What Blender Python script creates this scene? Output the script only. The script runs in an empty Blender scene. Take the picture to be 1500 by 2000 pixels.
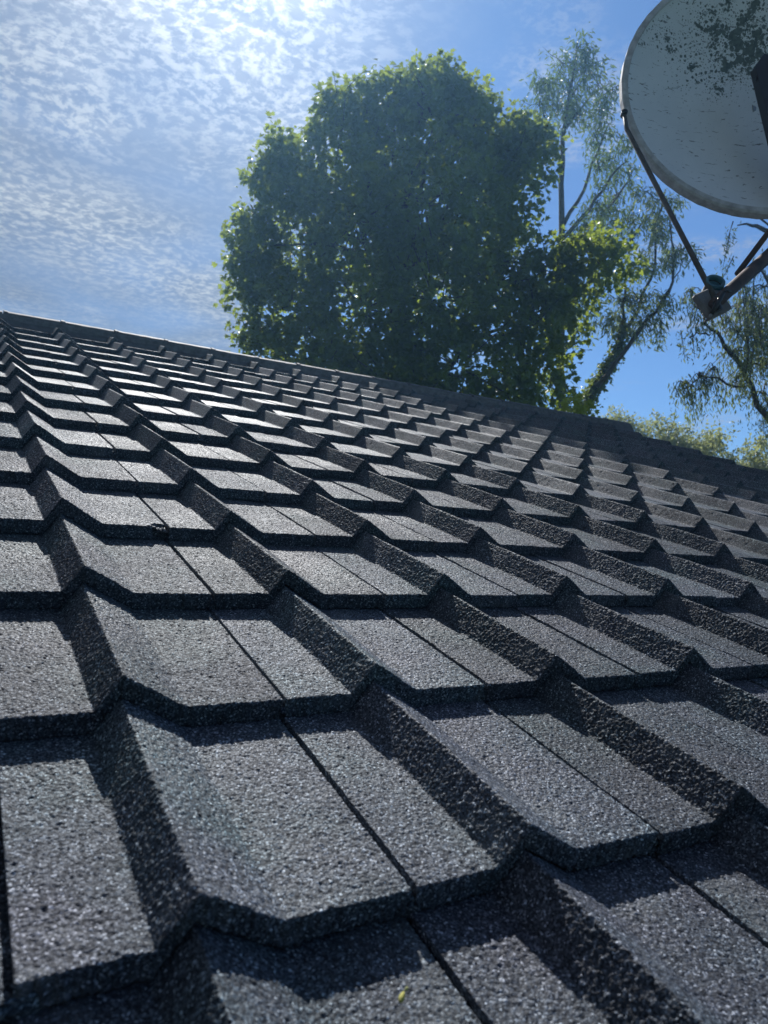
import bpy, math, random
import numpy as np
from mathutils import Vector, Matrix

random.seed(11)
RNG = np.random.default_rng(11)
scene = bpy.context.scene
COL = scene.collection

# ------------------------------------------------------------------ frame of the roof
S = 0.30                                   # cover width of one tile, metres
PITCH = math.radians(22.5)
CP, SP = math.cos(PITCH), math.sin(PITCH)
GAUGE = 1.018 * S                          # distance between courses up the slope
UP_SLOPE = Vector((0, CP, SP))
NORMAL = Vector((0, -SP, CP))
GROUND_Z = -2.75


def roof_pt(u, v, w=0.0):
    """point given in metres along the course, up the slope and off the slope"""
    return Vector((u, 0, 0)) + UP_SLOPE * v + NORMAL * w


# ------------------------------------------------------------------ camera
F_PX, IMG_W, IMG_H = 1441.6, 1500.0, 2000.0
AX = [(0.86045423, -0.46434398, 0.20976934),      # right
      (0.06328333, -0.31111446, -0.94826316),     # down
      (0.50558256, 0.82921195, -0.23831452)]      # forward (in roof axes)
AX = [(Vector((1, 0, 0)) * a[0] + UP_SLOPE * a[1] + NORMAL * a[2]).normalized() for a in AX]
CAM_POS = roof_pt(-0.54258 * S, -1.30415 * S, 1.45216 * S)

cam_data = bpy.data.cameras.new('camera')
cam = bpy.data.objects.new('camera', cam_data)
COL.objects.link(cam)
r_, d_, f_ = AX
cam.matrix_world = Matrix(((r_.x, -d_.x, -f_.x, CAM_POS.x),
                           (r_.y, -d_.y, -f_.y, CAM_POS.y),
                           (r_.z, -d_.z, -f_.z, CAM_POS.z),
                           (0, 0, 0, 1)))
cam_data.sensor_fit = 'VERTICAL'
cam_data.sensor_height = 36.0
cam_data.lens = F_PX / IMG_H * 36.0
cam_data.clip_start = 0.02
cam_data.clip_end = 5000
cam_data.dof.use_dof = True
cam_data.dof.focus_distance = 1.5
cam_data.dof.aperture_fstop = 9.0
scene.camera = cam


def direction(px, py):
    return (AX[0] * ((px - 750) / F_PX) + AX[1] * ((py - 1000) / F_PX) + AX[2])


def at(px, py, depth):
    """a point of the place, found from where it stands in the photograph and how far off it is"""
    return CAM_POS + direction(px, py) * depth


# ------------------------------------------------------------------ sun and sky
SUN_DIR = direction(508, -272).normalized()
SUN_ELEV = math.asin(SUN_DIR.z)
SUN_AZ = math.atan2(SUN_DIR.x, SUN_DIR.y)

sun_data = bpy.data.lights.new('sun', 'SUN')
sun_data.energy = 4.8
sun_data.angle = math.radians(0.53)
sun_data.color = (1.0, 0.985, 0.965)
sun = bpy.data.objects.new('sun', sun_data)
sun.rotation_euler = SUN_DIR.to_track_quat('Z', 'Y').to_euler()
sun.location = SUN_DIR * 60
COL.objects.link(sun)

world = bpy.data.worlds.new('World')
scene.world = world
world.use_nodes = True


class Nodes:
    def __init__(self, tree):
        self.t = tree
        self.n = tree.nodes
        self.l = tree.links

    def new(self, kind, **kw):
        nd = self.n.new(kind)
        for k, v in kw.items():
            if k == 'ins':
                for name, val in v.items():
                    sock = nd.inputs[name]
                    if hasattr(val, 'is_output') or isinstance(val, bpy.types.NodeSocket):
                        self.l.new(val, sock)
                    else:
                        sock.default_value = val
            else:
                setattr(nd, k, v)
        return nd

    def math(self, op, a, b=None, c=None, clamp=False):
        nd = self.n.new('ShaderNodeMath')
        nd.operation = op
        nd.use_clamp = clamp
        for i, x in enumerate((a, b, c)):
            if x is None:
                continue
            if isinstance(x, bpy.types.NodeSocket):
                self.l.new(x, nd.inputs[i])
            else:
                nd.inputs[i].default_value = x
        return nd.outputs[0]

    def vmath(self, op, a, b=None):
        nd = self.n.new('ShaderNodeVectorMath')
        nd.operation = op
        for i, x in enumerate((a, b)):
            if x is None:
                continue
            if isinstance(x, bpy.types.NodeSocket):
                self.l.new(x, nd.inputs[i])
            else:
                nd.inputs[i].default_value = x
        return nd

    def ramp(self, fac, stops, interp='LINEAR'):
        nd = self.n.new('ShaderNodeValToRGB')
        nd.color_ramp.interpolation = interp
        e = nd.color_ramp.elements
        while len(e) < len(stops):
            e.new(0.5)
        for el, (pos, col) in zip(e, stops):
            el.position = pos
            el.color = (*col, 1) if len(col) == 3 else col
        self.l.new(fac, nd.inputs[0])
        return nd.outputs[0]

    def smooth(self, x, lo, hi, out_lo=0.0, out_hi=1.0):
        nd = self.n.new('ShaderNodeMapRange')
        nd.interpolation_type = 'SMOOTHSTEP'
        self.l.new(x, nd.inputs[0])
        nd.inputs[1].default_value = lo
        nd.inputs[2].default_value = hi
        nd.inputs[3].default_value = out_lo
        nd.inputs[4].default_value = out_hi
        return nd.outputs[0]

    def mix(self, fac, a, b, blend='MIX'):
        nd = self.n.new('ShaderNodeMix')
        nd.data_type = 'RGBA'
        nd.blend_type = blend
        for sock, x in ((nd.inputs[0], fac), (nd.inputs[6], a), (nd.inputs[7], b)):
            if isinstance(x, bpy.types.NodeSocket):
                self.l.new(x, sock)
            else:
                sock.default_value = x if not isinstance(x, tuple) or len(x) == 4 else (*x, 1)
        return nd.outputs[2]

    def noise(self, vec, scale, detail=2.0, rough=0.5, distort=0.0, out='Fac', lac=2.0):
        nd = self.n.new('ShaderNodeTexNoise')
        self.l.new(vec, nd.inputs['Vector'])
        nd.inputs['Scale'].default_value = scale
        nd.inputs['Detail'].default_value = detail
        nd.inputs['Roughness'].default_value = rough
        nd.inputs['Distortion'].default_value = distort
        nd.inputs['Lacunarity'].default_value = lac
        return nd.outputs[out]


W = Nodes(world.node_tree)
W.n.clear()
w_out = W.new('ShaderNodeOutputWorld')
w_bg = W.new('ShaderNodeBackground')
W.l.new(w_bg.outputs[0], w_out.inputs[0])
w_sky = W.new('ShaderNodeTexSky')
w_sky.sky_type = 'NISHITA'
w_sky.sun_disc = False
w_sky.sun_elevation = SUN_ELEV
w_sky.sun_rotation = SUN_AZ
w_sky.altitude = 50
w_sky.air_density = 1.0
w_sky.dust_density = 0.25
w_sky.ozone_density = 2.5
w_tc = W.new('ShaderNodeTexCoord')
sep = W.new('ShaderNodeSeparateXYZ')
W.l.new(w_tc.outputs['Generated'], sep.inputs[0])
zc = W.math('MAXIMUM', sep.outputs[2], 0.04)
cx = W.math('DIVIDE', sep.outputs[0], zc)
cy = W.math('DIVIDE', sep.outputs[1], zc)
pl = W.new('ShaderNodeCombineXYZ')
W.l.new(cx, pl.inputs[0])
W.l.new(cy, pl.inputs[1])
plv = pl.outputs[0]
# high mackerel cloud in a flat layer overhead, a sheet of small cells that thins out to the right
warp = W.new('ShaderNodeTexNoise')
W.l.new(plv, warp.inputs['Vector'])
warp.inputs['Scale'].default_value = 3.2
warp.inputs['Detail'].default_value = 3
wv = W.vmath('SCALE', W.vmath('SUBTRACT', warp.outputs['Color'], (0.5, 0.5, 0.5)).outputs[0])
wv.inputs['Scale'].default_value = 0.10
pw = W.vmath('ADD', plv, wv.outputs[0]).outputs[0]
cells = W.noise(pw, 38.0, 4.0, 0.62, 0.2)
cells = W.smooth(cells, 0.42, 0.64)
streak_map = W.new('ShaderNodeMapping')
streak_map.inputs['Rotation'].default_value = (0, 0, math.radians(-35))
streak_map.inputs['Scale'].default_value = (1.0, 3.2, 1.0)
W.l.new(pw, streak_map.inputs['Vector'])
streaks = W.noise(streak_map.outputs[0], 3.0, 5.0, 0.6, 0.6)
streaks = W.smooth(streaks, 0.38, 0.72)
patch = W.noise(plv, 1.35, 2.0, 0.5, 0.3)
edge = W.math('SUBTRACT', cx, W.math('MULTIPLY', cy, 0.26))
edge = W.math('ADD', edge, W.math('MULTIPLY', W.math('SUBTRACT', patch, 0.5), 0.55))
sheet = W.smooth(edge, 0.50, 0.14)
thick = W.smooth(patch, 0.30, 0.62, 0.62, 1.0)
far_patch = W.noise(W.vmath('ADD', plv, (3.7, 1.9, 0.0)).outputs[0], 1.9, 2.0, 0.5, 0.4)
wisps = W.math('MULTIPLY', W.smooth(far_patch, 0.49, 0.68), 0.8)
wave = W.math('COSINE', W.math('MULTIPLY', W.math('ADD', W.math('SUBTRACT', W.math('SUBTRACT', cy, W.math('MULTIPLY', cx, 0.45)), 1.05), W.math('MULTIPLY', W.math('SUBTRACT', patch, 0.5), 0.5)), 5.87))
wave = W.math('ADD', W.math('MULTIPLY', wave, 0.40), 0.62)              # broad rolls across the sheet
cover = W.math('MAXIMUM', W.math('MULTIPLY', W.math('MULTIPLY', sheet, thick), wave), wisps)
dens = W.math('ADD', W.math('MULTIPLY', cells, 0.70), W.math('MULTIPLY', streaks, 0.28))
dens = W.math('MULTIPLY', W.math('ADD', dens, 0.06), cover, clamp=True)
# cloud droplets scatter forward, so the sheet is brighter towards the sun
cosg = W.vmath('DOT_PRODUCT', w_tc.outputs['Generated'], tuple(SUN_DIR)).outputs['Value']
ang = W.math('ARCCOSINE', cosg)
fwd = W.math('ADD', W.math('MULTIPLY', W.math('EXPONENT', W.math('MULTIPLY', ang, -8.0)), 30.0),
             W.math('MULTIPLY', W.math('EXPONENT', W.math('MULTIPLY', ang, -0.6)), 8.0))
cloud = W.new('ShaderNodeCombineColor')
W.l.new(W.math('MULTIPLY', fwd, 1.0), cloud.inputs[0])
W.l.new(W.math('MULTIPLY', fwd, 1.03), cloud.inputs[1])
W.l.new(W.math('MULTIPLY', fwd, 1.05), cloud.inputs[2])
clear = W.mix(1.0, w_sky.outputs[0], (0.69, 0.94, 1.22), 'MULTIPLY')      # cool, clean blue air
veil_c = W.mix(1.0, cloud.outputs[0], (0.33, 0.365, 0.46), 'MULTIPLY')
veil = W.mix(W.math('MULTIPLY', W.math('MULTIPLY', sheet, thick), 0.90), clear, veil_c)
sky_mix = W.mix(W.math('MULTIPLY', dens, 0.85), veil, cloud.outputs[0])
W.l.new(sky_mix, w_bg.inputs[0])
w_bg.inputs[1].default_value = 0.060

scene.view_settings.view_transform = 'Standard'
scene.view_settings.look = 'None'
scene.view_settings.gamma = 1.0
scene.view_settings.use_curve_mapping = False
scene.view_settings.exposure = 0.54
scene.render.engine = 'CYCLES'
scene.cycles.max_bounces = 5
scene.cycles.diffuse_bounces = 3
scene.cycles.glossy_bounces = 2
scene.cycles.transmission_bounces = 3
scene.cycles.volume_bounces = 0
scene.cycles.transparent_max_bounces = 4
scene.cycles.use_denoising = True
scene.cycles.denoising_prefilter = 'ACCURATE'
scene.cycles.sample_clamp_indirect = 4.0


# ------------------------------------------------------------------ helpers
def mesh_np(name, verts, loops, sizes, smooth=False, mat=None):
    """verts (n,3); loops flat corner list; sizes corners per face"""
    verts = np.asarray(verts, np.float32)
    loops = np.asarray(loops, np.int32)
    sizes = np.asarray(sizes, np.int32)
    me = bpy.data.meshes.new(name)
    me.vertices.add(len(verts))
    me.vertices.foreach_set('co', verts.ravel())
    me.loops.add(len(loops))
    me.loops.foreach_set('vertex_index', loops)
    me.polygons.add(len(sizes))
    starts = np.concatenate(([0], np.cumsum(sizes)[:-1])).astype(np.int32)
    me.polygons.foreach_set('loop_start', starts)
    me.polygons.foreach_set('loop_total', sizes)
    me.polygons.foreach_set('use_smooth', np.full(len(sizes), smooth, bool))
    if mat:
        me.materials.append(mat)
    me.update(calc_edges=True)
    return me


class MB:
    """collects simple solids that make up one part"""

    def __init__(self):
        self.v = []
        self.f = []

    def add(self, verts, faces):
        o = len(self.v)
        self.v += [tuple(p) for p in verts]
        self.f += [tuple(i + o for i in f) for f in faces]
        return self

    def tube(self, pts, radii, seg=10, cap=True):
        pts = [Vector(p) for p in pts]
        n = len(pts)
        verts, faces = [], []
        ref = None
        for i, p in enumerate(pts):
            t = (pts[min(i + 1, n - 1)] - pts[max(i - 1, 0)]).normalized()
            if ref is None:
                ref = t.orthogonal().normalized()
            ref = (ref - t * ref.dot(t))
            ref = ref.normalized() if ref.length > 1e-6 else t.orthogonal().normalized()
            b = t.cross(ref)
            r = radii[i] if hasattr(radii, '__len__') else radii
            for k in range(seg):
                a = 2 * math.pi * k / seg
                verts.append(p + (ref * math.cos(a) + b * math.sin(a)) * r)
        for i in range(n - 1):
            for k in range(seg):
                k2 = (k + 1) % seg
                faces.append((i * seg + k, i * seg + k2, (i + 1) * seg + k2, (i + 1) * seg + k))
        if cap:
            faces.append(tuple(range(seg))[::-1])
            faces.append(tuple((n - 1) * seg + k for k in range(seg)))
        return self.add(verts, faces)

    def box(self, c, ax, ay, az, sx, sy, sz, bev=0.0):
        """box of full sizes sx, sy, sz along three axes, edges chamfered by bev"""
        c = Vector(c)
        hx, hy, hz = sx / 2, sy / 2, sz / 2
        if bev <= 0:
            verts = [c + ax * (i * hx) + ay * (j * hy) + az * (k * hz)
                     for k in (-1, 1) for j in (-1, 1) for i in (-1, 1)]
            faces = [(0, 2, 3, 1), (4, 5, 7, 6), (0, 1, 5, 4), (2, 6, 7, 3), (0, 4, 6, 2), (1, 3, 7, 5)]
            return self.add(verts, faces)
        ring = [(hx - bev, hy), (hx, hy - bev), (hx, -hy + bev), (hx - bev, -hy),
                (-hx + bev, -hy), (-hx, -hy + bev), (-hx, hy - bev), (-hx + bev, hy)]
        verts = []
        for z, s in ((-hz, 1 - bev / max(hx, hy)), (-hz + bev, 1), (hz - bev, 1), (hz, 1 - bev / max(hx, hy))):
            for x, y in ring:
                verts.append(c + ax * (x * s) + ay * (y * s) + az * z)
        faces = [tuple(range(8)), tuple(range(24, 32))[::-1]]
        for i in range(3):
            for k in range(8):
                k2 = (k + 1) % 8
                faces.append((i * 8 + k, (i + 1) * 8 + k, (i + 1) * 8 + k2, i * 8 + k2))
        return self.add(verts, faces)

    def mesh(self, name, mat, smooth=False):
        sizes = [len(f) for f in self.f]
        loops = [i for f in self.f for i in f]
        return mesh_np(name, self.v, loops, sizes, smooth, mat)

    def build(self, name, mat, parent=None, smooth=False):
        return link(name, self.mesh(name, mat, smooth), parent)


def link(name, data, parent=None, matrix=None):
    o = bpy.data.objects.new(name, data)
    COL.objects.link(o)
    if matrix is not None:
        o.matrix_basis = matrix
    if parent is not None:
        set_parent(o, parent)
    return o


def base_of(o):
    m = o.matrix_basis.copy()
    if o.parent:
        return base_of(o.parent) @ o.matrix_parent_inverse @ m
    return m


def set_parent(o, parent):
    o.parent = parent
    o.matrix_parent_inverse = base_of(parent).inverted()


def empty(name, loc, label, cat, group=None):
    o = bpy.data.objects.new(name, None)
    COL.objects.link(o)
    o.location = loc
    o.empty_display_size = 0.2
    return tag(o, label, cat, group)


def tag(o, label, cat, group=None):
    o['label'] = label
    o['category'] = cat
    if group:
        o['group'] = group
    return o


def material(name):
    m = bpy.data.materials.new(name)
    m.use_nodes = True
    N = Nodes(m.node_tree)
    N.n.clear()
    out = N.new('ShaderNodeOutputMaterial')
    return m, N, out


def principled(N, out, **ins):
    b = N.new('ShaderNodeBsdfPrincipled')
    for k, v in ins.items():
        k = k.replace('_', ' ')
        if isinstance(v, bpy.types.NodeSocket):
            N.l.new(v, b.inputs[k])
        else:
            b.inputs[k].default_value = (*v, 1) if isinstance(v, tuple) and len(v) == 3 else v
    if out is not None:
        N.l.new(b.outputs[0], out.inputs[0])
    return b


# ------------------------------------------------------------------ materials
def mat_tile():
    m, N, out = material('granular concrete tile')
    tc = N.new('ShaderNodeTexCoord').outputs['Object']
    oi = N.new('ShaderNodeObjectInfo').outputs['Random']
    off = N.new('ShaderNodeCombineXYZ')
    N.l.new(N.math('MULTIPLY', oi, 37.0), off.inputs[0])
    N.l.new(N.math('MULTIPLY', oi, 91.0), off.inputs[1])
    p = N.vmath('ADD', tc, off.outputs[0]).outputs[0]
    vor = N.new('ShaderNodeTexVoronoi')
    N.l.new(p, vor.inputs['Vector'])
    vor.inputs['Scale'].default_value = 560.0
    grain = N.new('ShaderNodeSeparateColor')
    N.l.new(vor.outputs['Color'], grain.inputs[0])
    g = grain.outputs[0]
    base = N.ramp(g, [(0.0, (0.013, 0.014, 0.017)), (0.50, (0.038, 0.041, 0.046)), (0.82, (0.080, 0.087, 0.097)),
                      (0.95, (0.165, 0.172, 0.182)), (1.0, (0.40, 0.41, 0.42))])
    hue = N.noise(p, 5.0, 3.0, 0.55)
    tint = N.ramp(hue, [(0.32, (1.05, 1.06, 1.22)), (0.50, (0.97, 1.10, 1.24)), (0.66, (0.84, 1.12, 1.18))])
    base = N.mix(1.0, base, tint, 'MULTIPLY')
    wear = N.smooth(N.noise(p, 8.0, 4.0, 0.6), 0.54, 0.74)
    base = N.mix(N.math('MULTIPLY', wear, 0.38), base, (0.17, 0.18, 0.185))
    dirt = N.smooth(N.noise(p, 14.0, 5.0, 0.65), 0.40, 0.28)
    base = N.mix(N.math('MULTIPLY', dirt, 0.45), base, (0.014, 0.015, 0.017))
    pits = N.smooth(N.noise(p, 95.0, 1.0, 0.5), 0.25, 0.19)
    base = N.mix(N.math('MULTIPLY', pits, 0.8), base, (0.012, 0.012, 0.013))
    val = N.math('ADD', N.math('MULTIPLY', oi, 0.46), 0.77)
    hsv = N.new('ShaderNodeHueSaturation')
    N.l.new(base, hsv.inputs['Color'])
    N.l.new(val, hsv.inputs['Value'])
    fine = N.noise(p, 900.0, 2.0, 0.6)
    hgt = N.math('ADD', N.math('MULTIPLY', vor.outputs['Distance'], -1.0), N.math('MULTIPLY', fine, 0.5))
    bump = N.new('ShaderNodeBump')
    bump.inputs['Strength'].default_value = 0.55
    bump.inputs['Distance'].default_value = 0.0012
    N.l.new(hgt, bump.inputs['Height'])
    gloss = N.smooth(N.noise(p, 3.0, 3.0, 0.55), 0.35, 0.70)
    rough = N.math('SUBTRACT', N.smooth(g, 0.0, 1.0, 0.82, 0.60), N.math('MULTIPLY', gloss, 0.10))
    principled(N, out, Base_Color=hsv.outputs[0], Roughness=rough, Normal=bump.outputs[0], Specular_IOR_Level=0.19)
    return m


def mat_plain(name, col, rough=0.7, metal=0.0, nscale=6.0, amp=0.25, bump=0.0, bscale=40.0, col2=None):
    m, N, out = material(name)
    tc = N.new('ShaderNodeTexCoord').outputs['Object']
    n = N.noise(tc, nscale, 5.0, 0.6)
    c2 = col2 if col2 else tuple(x * (1 - amp) for x in col)
    c = N.ramp(n, [(0.34, c2), (0.66, col)])
    b = principled(N, out, Base_Color=c, Roughness=rough, Metallic=metal)
    if bump:
        bp = N.new('ShaderNodeBump')
        bp.inputs['Strength'].default_value = bump
        bp.inputs['Distance'].default_value = 0.002
        N.l.new(N.noise(tc, bscale, 4.0, 0.6), bp.inputs['Height'])
        N.l.new(bp.outputs[0], b.inputs['Normal'])
    return m


def mat_leaf(name, dark, light, trans, t_mix, rough=0.45, patch=0.6):
    m, N, out = material(name)
    geo = N.new('ShaderNodeNewGeometry')
    rnd = geo.outputs['Random Per Island']
    tc = N.new('ShaderNodeTexCoord').outputs['Object']
    big = N.noise(tc, patch, 2.0, 0.5)
    k = N.math('ADD', N.math('MULTIPLY', rnd, 0.6), N.math('MULTIPLY', N.smooth(big, 0.32, 0.68), 0.4))
    c = N.ramp(k, [(0.08, dark), (0.92, light)])
    t2 = tuple(x * 0.62 for x in trans)
    tcol = N.ramp(k, [(0.1, t2), (0.9, trans)])
    b = principled(N, None, Base_Color=c, Roughness=rough, Specular_IOR_Level=0.45)
    tr = N.new('ShaderNodeBsdfTranslucent')
    N.l.new(tcol, tr.inputs['Color'])
    mx = N.new('ShaderNodeMixShader')
    mx.inputs[0].default_value = t_mix
    N.l.new(b.outputs[0], mx.inputs[1])
    N.l.new(tr.outputs[0], mx.inputs[2])
    N.l.new(mx.outputs[0], out.inputs[0])
    return m


M_TILE = mat_tile()
M_MORTAR = mat_plain('grey bedding mortar', (0.16, 0.155, 0.15), 0.9, 0, 30, 0.5, 0.6, 150)
M_RIDGE = mat_plain('smooth dark ridge tile', (0.085, 0.083, 0.082), 0.75, 0, 18, 0.45, 0.35, 240)
M_DECK = mat_plain('roofing felt', (0.02, 0.02, 0.022), 0.9)
M_WALL = mat_plain('rendered wall', (0.55, 0.52, 0.47), 0.85, 0, 3, 0.2, 0.3, 60)
M_GROUND = mat_plain('lawn soil', (0.06, 0.09, 0.03), 0.95, 0, 0.7, 0.5, 0.4, 5)
M_BARK = mat_plain('brown bark', (0.085, 0.068, 0.052), 0.9, 0, 9, 0.55, 0.9, 30)
M_MAPLE = mat_leaf('maple leaf', (0.022, 0.052, 0.018), (0.060, 0.115, 0.030), (0.42, 0.52, 0.050), 0.42, 0.42)
M_WILLOW = mat_leaf('willow leaf', (0.075, 0.10, 0.050), (0.17, 0.21, 0.095), (0.34, 0.42, 0.11), 0.42, 0.5)
M_ASPEN = mat_leaf('grey green leaf', (0.034, 0.064, 0.026), (0.085, 0.13, 0.045), (0.22, 0.32, 0.06), 0.34, 0.5)
M_BUSH = mat_leaf('pale shrub leaf', (0.16, 0.18, 0.09), (0.30, 0.32, 0.17), (0.46, 0.50, 0.18), 0.42, 0.5)
M_IVY = mat_leaf('ivy leaf', (0.05, 0.085, 0.02), (0.12, 0.17, 0.04), (0.36, 0.44, 0.06), 0.42, 0.40)
M_RUST = mat_plain('rusty steel', (0.105, 0.062, 0.048), 0.75, 0.15, 22, 0.6, 0.5, 120, (0.035, 0.026, 0.026))
M_ROD = mat_plain('weathered steel rod', (0.105, 0.092, 0.080), 0.6, 0.3, 18, 0.5, 0.4, 150)
M_DARK = mat_plain('dark maroon paint', (0.026, 0.017, 0.024), 0.6, 0, 12, 0.4, 0.2, 90)
M_BLACK = mat_plain('black plastic', (0.018, 0.019, 0.022), 0.5, 0, 20, 0.3)
M_BLUE = mat_plain('faded blue plastic', (0.045, 0.16, 0.21), 0.5, 0, 25, 0.4)
M_CASE = mat_plain('weathered off white casting', (0.21, 0.20, 0.19), 0.7, 0, 25, 0.5, 0.4, 120)
M_GALV = mat_plain('galvanised steel', (0.32, 0.33, 0.34), 0.45, 0.7, 15, 0.3)


# ------------------------------------------------------------------ ground
g = MB()
g.add([(-1500, -1500, GROUND_Z), (1500, -1500, GROUND_Z), (1500, 1500, GROUND_Z), (-1500, 1500, GROUND_Z)], [(0, 1, 2, 3)])
go = g.build('ground', M_GROUND)
go['kind'] = 'structure'

# ------------------------------------------------------------------ house and roof
ROWS = range(-2, 15)
COLS = range(-7, 17)
PEAK_H = 0.137 * S
FOOT_R = 0.238 * S
JOINT = 0.620 * S
FOOT_L = (0.9175 - 1) * S
STEP = 0.090 * S                       # how far each course stands proud of the one below
RIDGE_V = 14.86 * GAUGE
U0 = COLS[0] * S - 0.38 * S
U1 = COLS[-1] * S + JOINT
V_EAVE = ROWS[0] * GAUGE

ridge_y = (UP_SLOPE * RIDGE_V).y
ridge_z = (UP_SLOPE * RIDGE_V + NORMAL * -0.03).z
eave = roof_pt(0, V_EAVE, 0)
house = empty('house', ((U0 + U1) / 2, ridge_y, GROUND_Z),
              'house under a dark grey tiled roof that fills the lower half', 'house')

deck = MB()
dz = NORMAL * -0.055
e0, e1 = roof_pt(U0, V_EAVE + 0.02, -0.055), roof_pt(U1, V_EAVE + 0.02, -0.055)
t0, t1 = roof_pt(U0, RIDGE_V, -0.055), roof_pt(U1, RIDGE_V, -0.055)
run = t0.y - e0.y
b0, b1 = Vector((U0, t0.y + run, e0.z)), Vector((U1, t0.y + run, e0.z))
th = Vector((0, 0, -0.05))
top = [e0, e1, t1, t0, b0, b1]
deck.add(top + [p + th for p in top],
         [(0, 1, 2, 3), (3, 2, 5, 4), (6, 9, 8, 7), (9, 10, 11, 8), (0, 6, 7, 1), (4, 5, 11, 10),
          (1, 7, 8, 2), (2, 8, 11, 5), (0, 3, 9, 6), (3, 4, 10, 9)])
roof = deck.build('roof', M_DECK, house)
roof['label'] = 'pitched roof laid with dark granular concrete tiles'

wl = MB()
wx0, wx1, wy0, wy1 = U0 + 0.15, U1 - 0.12, e0.y + 0.35, b0.y - 0.35
hz = e0.z - 0.05 + 0.35 * math.tan(PITCH)
pz = t0.z - 0.06
for x in (wx0, wx1):
    sgn = 1 if x == wx0 else -1
    q = [(x, wy0, GROUND_Z), (x, wy1, GROUND_Z), (x, wy1, hz), (x, t0.y, pz), (x, wy0, hz)]
    q2 = [(a + sgn * 0.2, b, c) for a, b, c in q]
    wl.add(q + q2, [(0, 1, 2, 3, 4), (9, 8, 7, 6, 5), (0, 5, 6, 1), (1, 6, 7, 2), (2, 7, 8, 3), (3, 8, 9, 4), (4, 9, 5, 0)])
for y in (wy0, wy1):
    s = 1 if y == wy0 else -1
    wl.box(((wx0 + wx1) / 2, y + s * 0.1, (GROUND_Z + hz) / 2), Vector((1, 0, 0)), Vector((0, 1, 0)), Vector((0, 0, 1)),
           wx1 - wx0 - 0.41, 0.196, hz - GROUND_Z - 0.006)
wl.build('wall', M_WALL, house)


# --- tiles: each a real solid with granules, rounded ridge, interlock groove and a thick nose
def blur(a, n, axis):
    for _ in range(n):
        a = (np.roll(a, 1, axis) + 2 * a + np.roll(a, -1, axis)) / 4
    return a


def field(rng, nx, ny, n):
    a = rng.standard_normal((nx, ny))
    a = blur(blur(a, n, 0), n, 1)
    return a / a.std()


def coarse(rng, nx, ny, cx_, cy_):
    """smooth noise from a coarse lattice"""
    g_ = rng.standard_normal((cx_ + 2, cy_ + 2))
    xs = np.linspace(0, cx_, nx)
    ys = np.linspace(0, cy_, ny)
    i, j = xs.astype(int), ys.astype(int)
    fx, fy = xs - i, ys - j
    fx, fy = fx * fx * (3 - 2 * fx), fy * fy * (3 - 2 * fy)
    fx, fy = fx[:, None], fy[None, :]
    A, B = g_[np.ix_(i, j)], g_[np.ix_(i + 1, j)]
    C, D = g_[np.ix_(i, j + 1)], g_[np.ix_(i + 1, j + 1)]
    return (A * (1 - fx) + B * fx) * (1 - fy) + (C * (1 - fx) + D * fx) * fy


def profile(x):
    z = np.interp(x, [-1, FOOT_L, 0.0, FOOT_R, 1], [0, 0, PEAK_H, 0, 0])
    return z


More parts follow.
